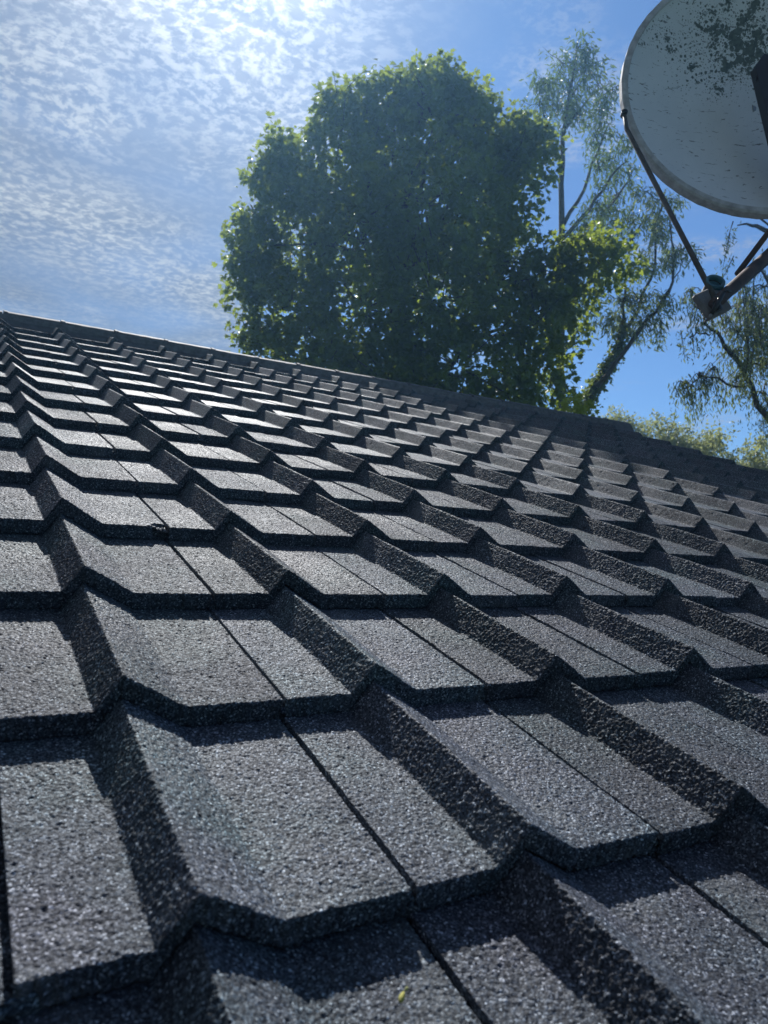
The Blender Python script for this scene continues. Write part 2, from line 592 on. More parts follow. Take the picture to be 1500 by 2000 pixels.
def tile_mesh(name, seed, step=0.00118, chip=False):
    rng = np.random.default_rng(seed)
    gap = 0.0060
    xl, xr = JOINT - S + gap / 2, JOINT - gap / 2
    xx = np.linspace(xl, xr, 4000)
    arc = np.concatenate([[0], np.cumsum(np.hypot(np.diff(xx), np.diff(profile(xx))))])
    nx = int(arc[-1] / step)
    x = np.interp(np.linspace(0, arc[-1], nx), arc, xx)
    z = sum(profile(x + d) for d in np.linspace(-0.0014, 0.0014, 5)) / 5
    vmax = GAUGE + 0.055
    nv = int(vmax / step)
    v = np.linspace(vmax, 0.0020, nv)
    w = -STEP * v / GAUGE
    # rounded nose, then the front face and a return underneath
    ar = np.linspace(0.3, 1.0, 3) * math.pi / 2
    nose_v = 0.0020 - 0.0020 * np.sin(ar)
    nose_w = -0.0020 + 0.0020 * np.cos(ar)
    depth = STEP - 0.0016
    fw = np.linspace(-0.0040, -depth, 10)
    sv = np.concatenate([v, nose_v, np.full(10, 0.0), [0.004, 0.03, 0.09]])
    sw = np.concatenate([w, nose_w, fw, [-depth - 0.0006, -depth - 0.001, -depth - 0.004]])
    ns = len(sv)
    # displacement
    gr = field(rng, nx, ns, 1) * 0.00039 + field(rng, nx, ns, 3) * 0.00008
    pit = field(rng, nx, ns, 2)
    gr -= np.clip(pit - 2.1, 0, 2) * 0.0012
    low = coarse(rng, nx, ns, 5, 6) * 0.0004 + coarse(rng, nx, ns, 24, 26) * 0.00008
    dsp = (gr + low) * (1.0 if step < 0.002 else 0.45)
    X = np.repeat(x[:, None], ns, 1)
    V = np.repeat(sv[None, :], nx, 0)
    Z = z[:, None] + sw[None, :]
    face = np.clip((np.arange(ns) - nv) / 4.0, 0, 1)[None, :]
    under = (np.arange(ns) >= ns - 3)[None, :]
    dz_ = np.gradient(z, x)[:, None]
    ln = np.sqrt(1 + dz_ ** 2)
    Z = Z + dsp * (1 - face) / ln
    X = X - dsp * (1 - face) * dz_ / ln
    ragged = coarse(rng, nx, 2, 30, 1)[:, :1] * 0.0004 + coarse(rng, nx, 2, 110, 1)[:, :1] * 0.0005
    nick = np.clip(coarse(rng, nx, 2, 55, 1)[:, :1] - 1.5, 0, 2) * 0.0035
    near = np.exp(-np.clip(V, 0, 1) / 0.012)
    V = V + np.where(under, 0, (dsp * 1.6 * face + (ragged + nick) * near))
    Z = Z - nick * near * 0.5 * (1 - face)
    if chip:                                # a broken bite out of the nose beside the joint
        dx = (xr - 0.004 - X) / 0.020
        bite = np.clip(1.15 - np.sqrt(np.clip(dx, 0, 9) ** 2 + (V / 0.017) ** 2) + 0.28 * coarse(rng, nx, ns, 30, 40), 0, 1)
        bite = np.where(under, 0, bite)
        sm = np.clip(bite * 3, 0, 1)
        Z = Z - sm * 0.0105 * (1 - face) + sm * rng.standard_normal((nx, ns)) * 0.0012
        V = V + sm * 0.013 * face
    cols = [np.stack([X[:, :], V, Z], -1)]
    # groove walls and the interlocking lip under the neighbour's edge
    lw = np.stack([np.full(ns, xl + 0.0006), V[0], Z[0] - 0.0085 * (1 - face[0] * 0.2)], -1)[None]
    rw = np.stack([np.full(ns, xr - 0.0006), V[-1], np.maximum(Z[-1] - 0.0090, sw - 0.011)], -1)[None]
    lip = np.stack([np.full(ns, xr + 0.024), V[-1] + 0.002, rw[0, :, 2] - 0.0012], -1)[None]
    P = np.concatenate([lw, cols[0], rw, lip], 0)
    n0 = P.shape[0]
    idx = np.arange(n0 * ns).reshape(n0, ns)
    q = np.stack([idx[:-1, :-1], idx[:-1, 1:], idx[1:, 1:], idx[1:, :-1]], -1).reshape(-1, 4)
    return mesh_np(name, P.reshape(-1, 3), q.ravel(), np.full(len(q), 4), True, M_TILE)


TILES = [tile_mesh('roof_tile', 100 + k) for k in range(4)]
TILES_FAR = [tile_mesh('roof_tile', 200 + k, 0.0042) for k in range(4)]
TILE_CHIPPED = tile_mesh('roof_tile', 300, 0.00118, True)
ROT = Matrix(((1, 0, 0, 0), (0, CP, -SP, 0), (0, SP, CP, 0), (0, 0, 0, 1)))


def project(P):
    d = P - CAM_POS
    zf = d.dot(AX[2])
    if zf < 0.05:
        return None
    return 750 + F_PX * d.dot(AX[0]) / zf, 1000 + F_PX * d.dot(AX[1]) / zf, zf


spots = []
for r in ROWS:
    for c in COLS:
        seen, zmin = False, 9e9
        for du in (-0.35, -0.1, 0.0, 0.25, 0.6):
            for dv in (0.0, 0.5, 0.95):
                q = project(roof_pt((c + du) * S, (r + dv) * GAUGE, 0.04 if du == 0.0 else 0.0))
                if q and -60 < q[0] < 1560 and 500 < q[1] < 2060:
                    seen = True
                    zmin = min(zmin, q[2])
        d = (roof_pt(c * S, r * GAUGE) - CAM_POS).length
        spots.append((0 if seen else 1, d, r, c))
spots.sort()
rest_v, rest_q, rest_n = [], [], 0
far_cache = {}
rrand = random.Random(5)
for k, (hidden, d, r, c) in enumerate(spots):
    far = d > 2.6
    me = rrand.choice(TILES_FAR if far else TILES)
    if (r, c) == (3, 0):
        me = TILE_CHIPPED
    jit = Matrix.Translation((rrand.gauss(0, 0.0008), rrand.gauss(0, 0.0022), rrand.gauss(0, 0.0007) + abs(rrand.gauss(0, 0.0006))))
    spin = Matrix.Rotation(rrand.gauss(0, 0.0032), 4, 'Z') @ Matrix.Rotation(rrand.gauss(0, 0.0022), 4, 'Y')
    mat = Matrix.Translation(roof_pt(c * S, r * GAUGE)) @ ROT @ jit @ spin
    if k < 300 and not hidden:
        link('roof_tile', me, roof, mat)
    else:                                  # courses outside the picture
        me = TILES_FAR[k % 4]
        key = me.name
        if key not in far_cache:
            n = len(me.vertices)
            co = np.empty(n * 3, np.float32)
            me.vertices.foreach_get('co', co)
            li = np.empty(len(me.loops), np.int32)
            me.loops.foreach_get('vertex_index', li)
            far_cache[key] = (co.reshape(-1, 3), li)
        co, li = far_cache[key]
        mm = np.array(mat)
        rest_v.append(co @ mm[:3, :3].T + mm[:3, 3])
        rest_q.append(li + rest_n)
        rest_n += len(co)
if rest_v:
    lv = np.concatenate(rest_q)
    rest = link('roof_tile_field', mesh_np('roof_tile_field', np.concatenate(rest_v), lv, np.full(len(lv) // 4, 4), True, M_TILE), roof)
    rest['kind'] = 'stuff'


# --- ridge caps bedded on mortar
def ridge_mesh(seed):
    rng = np.random.default_rng(seed)
    L = 0.302
    half = [(-0.120, -0.166), (-0.114, -0.154), (-0.0445, -0.0235), (-0.0415, -0.0195), (-0.0150, -0.0050), (-0.0060, -0.0010)]
    prof = half + [(0.0, 0.0)] + [(-y, zz) for y, zz in half[::-1]]
    xs = np.concatenate([[0.0, 0.002, 0.020, 0.024], np.linspace(0.05, L - 0.002, 8)])
    vs = []
    for i, xx in enumerate(xs):
        lift = 0.0045 if xx < 0.021 else 0.0
        for (y, zz) in prof:
            n = rng.standard_normal(2) * 0.0005
            vs.append((xx, y * (1 + lift * 6) + n[0], zz + lift + n[1]))
    m = len(prof)
    f = []
    for i in range(len(xs) - 1):
        for k in range(m - 1):
            f.append((i * m + k, (i + 1) * m + k, (i + 1) * m + k + 1, i * m + k + 1))
    f.append(tuple(range(m)))
    f.append(tuple((len(xs) - 1) * m + k for k in range(m))[::-1])
    b = MB()
    b.add(vs, f)
    return b.mesh('ridge_cap', M_RIDGE)


RIDGES = [ridge_mesh(s) for s in range(3)]
apex = roof_pt(0, RIDGE_V, 0.060)
u = U0 + 0.10
k = 0
while u < U1 - 0.05:
    mt = Matrix.Translation((u, apex.y + rrand.gauss(0, 0.002), apex.z + rrand.gauss(0, 0.0022))) @ Matrix.Rotation(rrand.gauss(0, 0.005), 4, 'Y') @ Matrix.Rotation(rrand.gauss(0, 0.004), 4, 'Z')
    link('ridge_cap', RIDGES[k % 3], roof, mt)
    u += 0.306
    k += 1
bed = MB()
bed.box((0.5 * (U0 + U1), apex.y, apex.z - 0.092), Vector((1, 0, 0)), Vector((0, 1, 0)), Vector((0, 0, 1)), U1 - U0 - 0.06, 0.150, 0.10)
bed.build('ridge_mortar', M_MORTAR, roof)
vm = MB()
nst = 60
pts = []
for i in range(nst + 1):
    v_ = V_EAVE + 0.03 + (RIDGE_V - V_EAVE - 0.06) * i / nst
    for du, w_ in ((-0.10, -0.054), (-0.10, -0.036), (0.0, -0.034), (0.002, -0.054)):
        pts.append(roof_pt(U1 + du + rrand.gauss(0, 0.002), v_, w_ + rrand.gauss(0, 0.001)))
fs = [(i * 4 + k_, i * 4 + (k_ + 1) % 4, (i + 1) * 4 + (k_ + 1) % 4, (i + 1) * 4 + k_) for i in range(nst) for k_ in range(4)]
vm.add(pts, fs)
vm.build('verge_mortar', M_MORTAR, roof)


# ------------------------------------------------------------------ foliage
def leaf_mesh(name, pos, tip, nrm, size, shape, mat):
    """pos, tip, nrm (n,3), size (n,); shape list of (polygons of (along, across, lift))"""
    pos, tip, nrm = (np.asarray(a, np.float64) for a in (pos, tip, nrm))
    size = np.asarray(size)[:, None]
    tip = tip / np.linalg.norm(tip, axis=1, keepdims=True)
    side = np.cross(nrm, tip)
    side /= np.linalg.norm(side, axis=1, keepdims=True) + 1e-9
    up = np.cross(tip, side)
    verts, faces = shape
    n, m = len(pos), len(verts)
    out = np.empty((n, m, 3))
    for i, (a, b, c) in enumerate(verts):
        out[:, i] = pos + size * (tip * a + side * b + up * c)
    loops = np.concatenate([np.array(f) for f in faces])
    sizes = np.array([len(f) for f in faces])
    L = (loops[None, :] + (np.arange(n) * m)[:, None]).ravel()
    return mesh_np(name, out.reshape(-1, 3), L, np.tile(sizes, n), False, mat)


# five-lobed leaf folded along its midrib
_h = [(0.0, 0.0, 0.0), (0.02, 0.18, 0.05), (0.20, 0.50, 0.10), (0.36, 0.24, 0.07), (0.62, 0.46, 0.10), (0.66, 0.16, 0.05), (1.0, 0.0, -0.06)]
MAPLE_SHAPE = (_h + [(a, -b, c) for a, b, c in _h[1:-1]],
               [(0, 3, 2, 1), (0, 5, 4, 3), (0, 6, 5), (0, 7, 8, 9), (0, 9, 10, 11), (0, 11, 6)])
NARROW_SHAPE = ([(0, 0, 0), (0.45, 0.13, 0.03), (1, 0, -0.10), (0.45, -0.13, 0.03)], [(0, 2, 1), (0, 3, 2)])
OVAL_SHAPE = ([(0, 0, 0), (0.3, 0.24, 0.04), (0.7, 0.22, 0.03), (1, 0, -0.08), (0.7, -0.22, 0.03), (0.3, -0.24, 0.04)], [(0, 3, 2, 1), (0, 5, 4, 3)])


def unit(a):
    return a / (np.linalg.norm(a, axis=-1, keepdims=True) + 1e-9)


def sprays(rng, centre, radius, n_spray, n_leaf, twig, leaf, droop=0.25, squash=(1, 1, 1), shell=0.45, spread=0.5, hang=0.0):
    """leafy shoots spread through a lumpy ball; returns leaf arrays and the shoots' axes"""
    c = np.array(centre)
    d = unit(rng.standard_normal((n_spray, 3)))
    rad = radius * (shell + (1 - shell) * rng.random(n_spray) ** 0.6) * (0.80 + 0.36 * rng.random(n_spray))
    lump = 1 + 0.22 * np.sin(d[:, 0] * 5 + c[0] * 7) + 0.14 * np.sin(d[:, 2] * 6 + c[1] * 5)
    o = c + d * (rad * lump)[:, None] * np.array(squash)
    ax = unit(d * 0.8 + rng.standard_normal((n_spray, 3)) * 0.45 + np.array([0, 0, 0.25 - hang]))
    if hang:
        ax = unit(ax * (1 - min(hang, 0.85)) + np.array([0, 0, -1.0]) * hang)
    t = rng.random((n_spray, n_leaf))
    curve = (np.array([0, 0, -1.0]) * droop)
    pos = o[:, None, :] + ax[:, None, :] * (t * twig)[..., None] + curve * ((t ** 2) * twig)[..., None]
    pos = pos + rng.standard_normal(pos.shape) * (leaf * spread)
    tip = unit(ax[:, None, :] * 0.5 + rng.standard_normal(pos.shape) * 0.75 + np.array([0, 0, -droop * 1.6]))
    nrm = unit(rng.standard_normal(pos.shape) * 0.62 + np.array([0, 0, 1.0]))
    size = leaf * (0.55 + 0.75 * rng.random(t.shape))
    return pos.reshape(-1, 3), tip.reshape(-1, 3), nrm.reshape(-1, 3), size.ravel(), o, ax


def gather(parts):
    return [np.concatenate([p[i] for p in parts]) for i in range(4)]


def bent(a, b, rng, n=5, amp=0.06, sag=0.0):
    a, b = np.array(a), np.array(b)
    t = np.linspace(0, 1, n)[:, None]
    L = np.linalg.norm(b - a)
    w = rng.standard_normal((n, 3)) * amp * L * np.sin(t * math.pi)
    p = a + (b - a) * t + w
    p[:, 2] += sag * L * np.sin(t[:, 0] * math.pi)
    return [Vector(q) for q in p]


def on_ground(p):
    return Vector((p[0], p[1], GROUND_Z))


# --- the big maple behind the ridge
def maple():
    rng = np.random.default_rng(21)
    D0 = 12.0
    foot = on_ground(at(800, 700, D0 + 0.3))
    t = empty('maple_tree', foot, 'big dense dark green broadleaf tree standing right behind the roof ridge', 'tree')
    cl = [(735, 272, .2, .86), (850, 225, -.2, .80), (925, 250, .3, .62), (640, 340, -.3, .78), (548, 355, .1, .55), (565, 455, .3, .88),
          (492, 475, -.2, .46), (690, 430, -.7, 1.25), (830, 400, -.9, 1.25), (930, 390, -.2, .85), (1000, 300, .2, .42),
          (1040, 268, .4, .26), (985, 440, .3, .46), (560, 600, -.2, .72), (700, 610, -.9, 1.2), (850, 590, -1.1, 1.25), (972, 560, -.4, .74),
          (1085, 530, -.3, .62), (1180, 505, -.5, .50), (1060, 640, -.5, .66), (900, 730, -.9, 1.2), (1045, 750, -.5, .72),
          (630, 720, -.6, 1.05), (535, 690, -.2, .52), (770, 770, -1.0, 1.15), (700, 480, 1.2, 1.35), (880, 520, 1.4, 1.4),
          (760, 185, .1, .42), (660, 215, .0, .40), (530, 310, .1, .26), (842, 160, .0, .36), (905, 188, .2, .34), (870, 190, .1, .45), (480, 560, .2, .40),
          (980, 330, .5, .6), (1110, 590, -.2, .42), (790, 300, .6, 1.0), (1010, 840, -.6, .8), (840, 860, -.8, 1.1), (640, 840, -.5, 1.0)]
    parts, limbs = [], MB()
    hub = at(790, 760, D0 + 0.4)
    fork = at(770, 520, D0 + 0.3)
    for (px, py, dd, r) in cl:
        px, py, r = 805 + (px - 805) * .945, 500 + (py - 500) * .945, r * .93
        c = at(px, py, D0 + dd)
        n = int(50 + 95 * r * r) if r < .7 else int(18 + 112 * r * r)
        parts.append(sprays(rng, c, r * 0.86, n, 13, 0.36, 0.104, droop=0.35, squash=(1, 1, .95), shell=0.30, spread=0.55))
        src = hub if py > 540 else fork
        limbs.tube(bent(src, c, rng, 6, 0.05, 0.05), [.055, .045, .036, .028, .02, .010], 6)
        o, ax = parts[-1][4], parts[-1][5]
        for q in range(0, n, 9):
            limbs.tube([c + (Vector(o[q]) - c) * .25, c + (Vector(o[q]) - c) * .7, Vector(o[q]), Vector(o[q] + ax[q] * .36)], [.013, .010, .007, .003], 4, False)
    # loose shoots that break the outline
    for (px, py) in [(805 + (a_ - 805) * .96, 500 + (b_ - 500) * .96) for a_, b_ in [(520, 275), (512, 320), (445, 470), (452, 500), (660, 178), (700, 172), (842, 128), (790, 150), (938, 170), (925, 150), (1070, 250),
                     (1075, 300), (1075, 345), (1045, 400), (1240, 500), (1225, 540), (1165, 470), (478, 600), (470, 640), (492, 665), (600, 240), (560, 262), (505, 345), (470, 440), (735, 150), (865, 140), (900, 160), (955, 200), (1000, 225), (1050, 235), (455, 545), (630, 205), (1140, 640), (1120, 700)]]:
        parts.append(sprays(rng, at(px, py, D0 + rng.normal(0, .25)),   .16, 9, 11, .26, .105, droop=.3, shell=0.2))
    P, T, N_, Z = gather(parts)
    link('crown', leaf_mesh('crown', P, T, N_, Z, MAPLE_SHAPE, M_MAPLE), t)
    tr = MB()
    tr.tube([foot, foot + (hub - foot) * .4 + Vector((.05, 0, 0)), hub, fork, at(800, 330, D0 + .3)], [.30, .24, .20, .12, .05], 12)
    tr.build('trunk', M_BARK, t, True)
    limbs.build('limbs', M_BARK, t, True)['kind'] = 'stuff'


maple()


def spray_tree(name, label, cat, foot, mat, bark, stems, clumps, leaf, shape, seed, group=None, hang=0.0, twig=.35, dens=1.0, streamers=(), ivy=(), clump=.85):
    """a loose tree: stems as bent tubes with clumps of narrow leaves"""
    rng = np.random.default_rng(seed)
    t = empty(name, foot, label, cat, group)
    st = MB()
    for pts, r0, r1 in stems:
        n = len(pts)
        fine = []
        rad = []
        for i in range(n - 1):
            for q in range(3):
                k_ = q / 3
                p = Vector(pts[i]).lerp(Vector(pts[i + 1]), k_)
                if i or q:
                    p += Vector(rng.standard_normal(3)) * .018
                fine.append(p)
                rad.append(r0 + (r1 - r0) * ((i + k_) / (n - 1)))
        fine.append(Vector(pts[-1]))
        rad.append(r1)
        st.tube(fine, rad, 8)
    parts = []
    tw = MB()
    for (c, r) in clumps:
        n = max(6, int(dens * (10 + 62 * r * r)))
        parts.append(sprays(rng, c, r * clump, n, 16, twig, leaf, droop=.45 + hang, shell=.1, spread=.55, hang=hang))
        o, ax = parts[-1][4], parts[-1][5]
        for q in range(0, n, 2):
            tw.tube([Vector(c), (Vector(c) + Vector(o[q])) / 2 + Vector((0, 0, .03)), Vector(o[q]), Vector(o[q] + ax[q] * twig)], [.010, .008, .006, .002], 4, False)
    for (top_, length, wid) in streamers:
        n = int(length * 120)
        h = rng.random(n)
        sway = Vector(rng.standard_normal(3)) * .08
        pos = np.array(top_) + np.outer(h, [sway.x, sway.y, -length]) + rng.standard_normal((n, 3)) * [wid, wid, .03]
        tip = unit(rng.standard_normal((n, 3)) * .55 + [0, 0, -1.0])
        nrm = unit(rng.standard_normal((n, 3)))
        parts.append((pos, tip, nrm, leaf * (.6 + .6 * rng.random(n)), None, None))
        tw.tube([Vector(top_), Vector(top_) + sway * .5 + Vector((0, 0, -length * .5)), Vector(top_) + sway + Vector((0, 0, -length))], [.008, .005, .002], 4, False)
    if ivy:
        ip = []
        for a, b, rr, n in ivy:
            h = rng.random(n)[:, None]
            pos = np.array(a) * (1 - h) + np.array(b) * h + rng.standard_normal((n, 3)) * rr
            ip.append((pos, unit(rng.standard_normal((n, 3)) + [0, 0, -.6]), unit(rng.standard_normal((n, 3)) + [0, -.3, .7]), .09 * (.6 + .7 * rng.random(n))))
        P, T, N_, Z = gather(ip)
        link('ivy', leaf_mesh('ivy', P, T, N_, Z, OVAL_SHAPE, M_IVY), t)
    P, T, N_, Z = gather(parts)
    link('crown', leaf_mesh('crown', P, T, N_, Z, shape, mat), t)
    st.build('trunk', bark, t, True)
    tw.build('twigs', bark, t, True)['kind'] = 'stuff'
    return t


# --- tall slender tree behind the maple's right flank
D1 = 16.0
A1 = lambda x, y, d=0.0: at(x, y, D1 + d)
foot1 = on_ground(A1(1095, 900))
spray_tree('slender_tree', 'tall slender grey green tree with thin bare trunk, right of the big dense tree', 'tree', foot1, M_ASPEN, M_BARK,
           [([foot1, A1(1095, 800), A1(1094, 560), A1(1097, 400), A1(1101, 270), A1(1118, 160), A1(1128, 85)], .105, .018),
            ([A1(1100, 440), A1(1140, 370, .3), A1(1165, 300, .4), A1(1190, 240, .5)], .05, .012),
            ([A1(1099, 330), A1(1075, 270, -.3), A1(1058, 200, -.4)], .045, .012),
            ([A1(1106, 250), A1(1150, 190, .3), A1(1188, 165, .4)], .035, .010),
            ([A1(1096, 470), A1(1150, 410, -.3), A1(1195, 345, -.5), A1(1225, 315, -.6)], .05, .012),
            ([A1(1095, 520), A1(1160, 440, .4), A1(1215, 370, .8), A1(1238, 330, .9)], .05, .012),
            ([A1(1096, 600), A1(1150, 560, -.4), A1(1230, 470, -.8), A1(1265, 420, -.9)], .05, .012),
            ([A1(1096, 700), A1(1120, 660, .4), A1(1160, 600, .8)], .05, .012)],
           [(A1(1128, 95), .30), (A1(1100, 125, .2), .40), (A1(1145, 130, -.2), .42), (A1(1062, 165, -.3), .42), (A1(1120, 180), .55), (A1(1168, 165, .3), .36),
            (A1(1090, 215, -.2), .42), (A1(1135, 225, .2), .36), (A1(1190, 180, .4), .24), (A1(1172, 215, .4), .30), (A1(1160, 265, .4), .26), (A1(1052, 205, -.4), .26),
            (A1(1215, 275, .6), .24), (A1(1200, 310, .7), .30), (A1(1168, 330, -.4), .30), (A1(1205, 380, .8), .46), (A1(1165, 395, -.3), .30), (A1(1230, 330, .8), .22),
            (A1(1150, 440, -.3), .34), (A1(1225, 430, -.7), .34), (A1(1185, 440, .6), .34), (A1(1265, 430, -.9), .26), (A1(1145, 610, .6), .34), (A1(1115, 560, .3), .3)],
           .140, NARROW_SHAPE, 41, twig=.24, dens=1.05, hang=.2, clump=.78)

# --- leaning tree with ivy on its stem
D2 = 14.0
A2 = lambda x, y, d=0.0: at(x, y, D2 + d)
foot2 = on_ground(A2(1090, 900))
spray_tree('leaning_tree', 'leaning tree with ivy clad stem rising behind the ridge towards the right', 'tree', foot2, M_WILLOW, M_BARK,
           [([foot2, A2(1128, 815), A2(1165, 750), A2(1205, 690), A2(1215, 620), A2(1222, 560)], .09, .022),
            ([A2(1165, 755, -.2), A2(1215, 690, -.3), A2(1265, 625, -.4), A2(1305, 575, -.5), A2(1318, 500, -.5), A2(1308, 430, -.5)], .05, .012),
            ([A2(1208, 680), A2(1245, 600, .3), A2(1278, 520, .4), A2(1285, 430, .5), A2(1300, 370, .5)], .04, .010),
            ([A2(1290, 590, -.5), A2(1315, 545, -.5), A2(1340, 500, -.5)], .018, .006)],
           [(A2(1245, 585), .26), (A2(1270, 615, -.4), .30), (A2(1300, 590, -.5), .24), (A2(1215, 590), .28), (A2(1280, 470, .4), .26), (A2(1300, 390, .5), .28),
            (A2(1270, 380, .5), .24), (A2(1255, 520, .3), .26), (A2(1310, 500, -.5), .14), (A2(1335, 490, -.5), .16), (A2(1225, 640), .26), (A2(1195, 620), .22), (A2(1290, 440, .5), .22)],
           .118, NARROW_SHAPE, 43, twig=.22, hang=.2, dens=1.2, clump=.75,
           streamers=[(A2(1292, 625, -.4), .55, .06), (A2(1282, 640, -.4), .4, .06), (A2(1195, 625), .3, .06)],
           ivy=[(A2(1125, 815), A2(1165, 752), .085, 800), (A2(1165, 752), A2(1205, 690), .075, 700), (A2(1205, 690), A2(1216, 640), .065, 320)])

# --- weeping tree at the right edge
D3 = 10.0
A3 = lambda x, y, d=0.0: at(x, y, D3 + d)
foot3 = on_ground(A3(1640, 900))
rs = random.Random(8)
spray_tree('weeping_willow', 'weeping tree with hanging grey green sprays at the right edge, below the dish', 'tree', foot3, M_WILLOW, M_BARK,
           [([foot3, A3(1610, 960), A3(1530, 860), A3(1480, 790), A3(1440, 705), A3(1410, 665), A3(1378, 630), A3(1368, 600)], .062, .010),
            ([A3(1458, 755), A3(1420, 748, -.2), A3(1395, 735, -.3), A3(1360, 745, -.3), A3(1335, 760, -.4)], .018, .006),
            ([A3(1385, 655), A3(1360, 652, -.1), A3(1345, 660, -.1)], .012, .005),
            ([foot3 + Vector((0, 0, 1.5)), A3(1640, 780), A3(1600, 600), A3(1540, 470), A3(1480, 445), A3(1440, 440)], .10, .008),
            ([A3(1530, 465), A3(1490, 430, .3), A3(1470, 415, .3)], .02, .006),
            ([A3(1610, 700), A3(1560, 620, -.3), A3(1510, 560, -.4), A3(1480, 520, -.4)], .05, .010)],
           [(A3(1430, 690), .22), (A3(1395, 722, -.2), .13), (A3(1365, 735, -.3), .10), (A3(1440, 650), .24), (A3(1470, 610), .30), (A3(1495, 560), .28), (A3(1500, 660), .34),
            (A3(1450, 720), .14), (A3(1400, 610), .16), (A3(1372, 590), .18), (A3(1488, 715), .20), (A3(1335, 748, -.3), .11), (A3(1500, 500), .20), (A3(1440, 600), .2),
            (A3(1350, 570), .14), (A3(1490, 770), .18), (A3(1500, 620, .4), .34), (A3(1455, 560), .16)],
           .072, NARROW_SHAPE, 47, hang=.55, twig=.28, dens=1.5,
           streamers=[(A3(1432, 432), .30, .05), (A3(1426, 455), .45, .045), (A3(1433, 500), .30, .04), (A3(1330, 645), .40, .05), (A3(1352, 650), .38, .05), (A3(1376, 740, -.3), .25, .05),
                      (A3(1318, 755, -.4), .26, .05), (A3(1330, 748, -.4), .20, .05)] +
                     [(A3(1450 + rs.random() * 60, 520 + rs.random() * 170, rs.uniform(-.4, .4)), .4 + rs.random() * .4, .06) for _ in range(18)] +
                     [(A3(1480 + rs.random() * 60, 780 + rs.random() * 60), .3, .06) for _ in range(5)])


# --- shrubs beyond the verge
def shrub(px, py, depth, r, seed, label, mat=M_BUSH, leaf=.085, n=None):
    rng = np.random.default_rng(seed)
    c = at(px, py, depth)
    foot = on_ground(c)
    t = empty('shrub', foot, label, 'shrub', 'shrubs beyond the roof verge')
    parts = []
    st = MB()
    h = c.z - GROUND_Z
    for q in range(9):
        a = rng.random() * 6.28
        rr = r * (.15 + .75 * rng.random())
        tip_ = Vector((c.x + math.cos(a) * rr, c.y + math.sin(a) * rr, c.z + r * (rng.random() * .9 - .35)))
        st.tube(bent(foot + Vector((math.cos(a) * .1, math.sin(a) * .1, 0)), tip_, rng, 6, .03), [.045, .036, .028, .02, .012, .004], 6)
        parts.append(sprays(rng, tip_, r * .42, 34, 14, .30, leaf, droop=.25, shell=.15, spread=.6))
        mid = foot.lerp(tip_, .7)
        parts.append(sprays(rng, mid, r * .5, 48, 14, .30, leaf, droop=.25, shell=.2, spread=.6))
    for q in range(10):
        a = rng.random() * 6.28
        o = c + Vector((math.cos(a) * r * .8 * rng.random(), math.sin(a) * r * .8 * rng.random(), r * (.5 + .55 * rng.random())))
        parts.append(sprays(rng, o, .10, 5, 12, .26, leaf, droop=.2, shell=.1))
    P, T, N_, Z = gather(parts)
    link('crown', leaf_mesh('crown', P, T, N_, Z, OVAL_SHAPE, mat), t)
    st.build('stem', M_BARK, t, True)


shrub(1205, 872, 21.0, .90, 61, 'hazy pale shrub just right of the leaning stem, behind the ridge end')
shrub(1295, 884, 20.0, .85, 62, 'pale green shrub peeping over the verge beside the ridge end')
shrub(1385, 908, 19.0, .80, 63, 'pale yellowish green shrub in the middle of the row beyond the verge')
shrub(1480, 932, 18.0, .85, 64, 'bushy shrub at the right end of the row beyond the verge')


# --- a bright young shoot showing over the ridge
def shoot():
    rng = np.random.default_rng(77)
    c = at(1132, 800, 8.2)
    foot = on_ground(c)
    t = empty('young_shoot', foot, 'bright yellow green leafy shoot just showing over the ridge beside the leaning stem', 'sapling')
    st = MB()
    st.tube(bent(foot, c, rng, 7, .01), [.022, .02, .018, .015, .012, .008, .004], 7)
    st.build('stem', M_BARK, t, True)
    P, T, N_, Z, _o, _a = sprays(rng, c, .09, 12, 9, .12, .075, droop=.2, shell=.1)
    link('crown', leaf_mesh('crown', P, T, N_, Z, MAPLE_SHAPE, mat_leaf('young leaf', (.10, .17, .02), (.20, .27, .03), (.55, .62, .05), .5, .4)), t)


shoot()

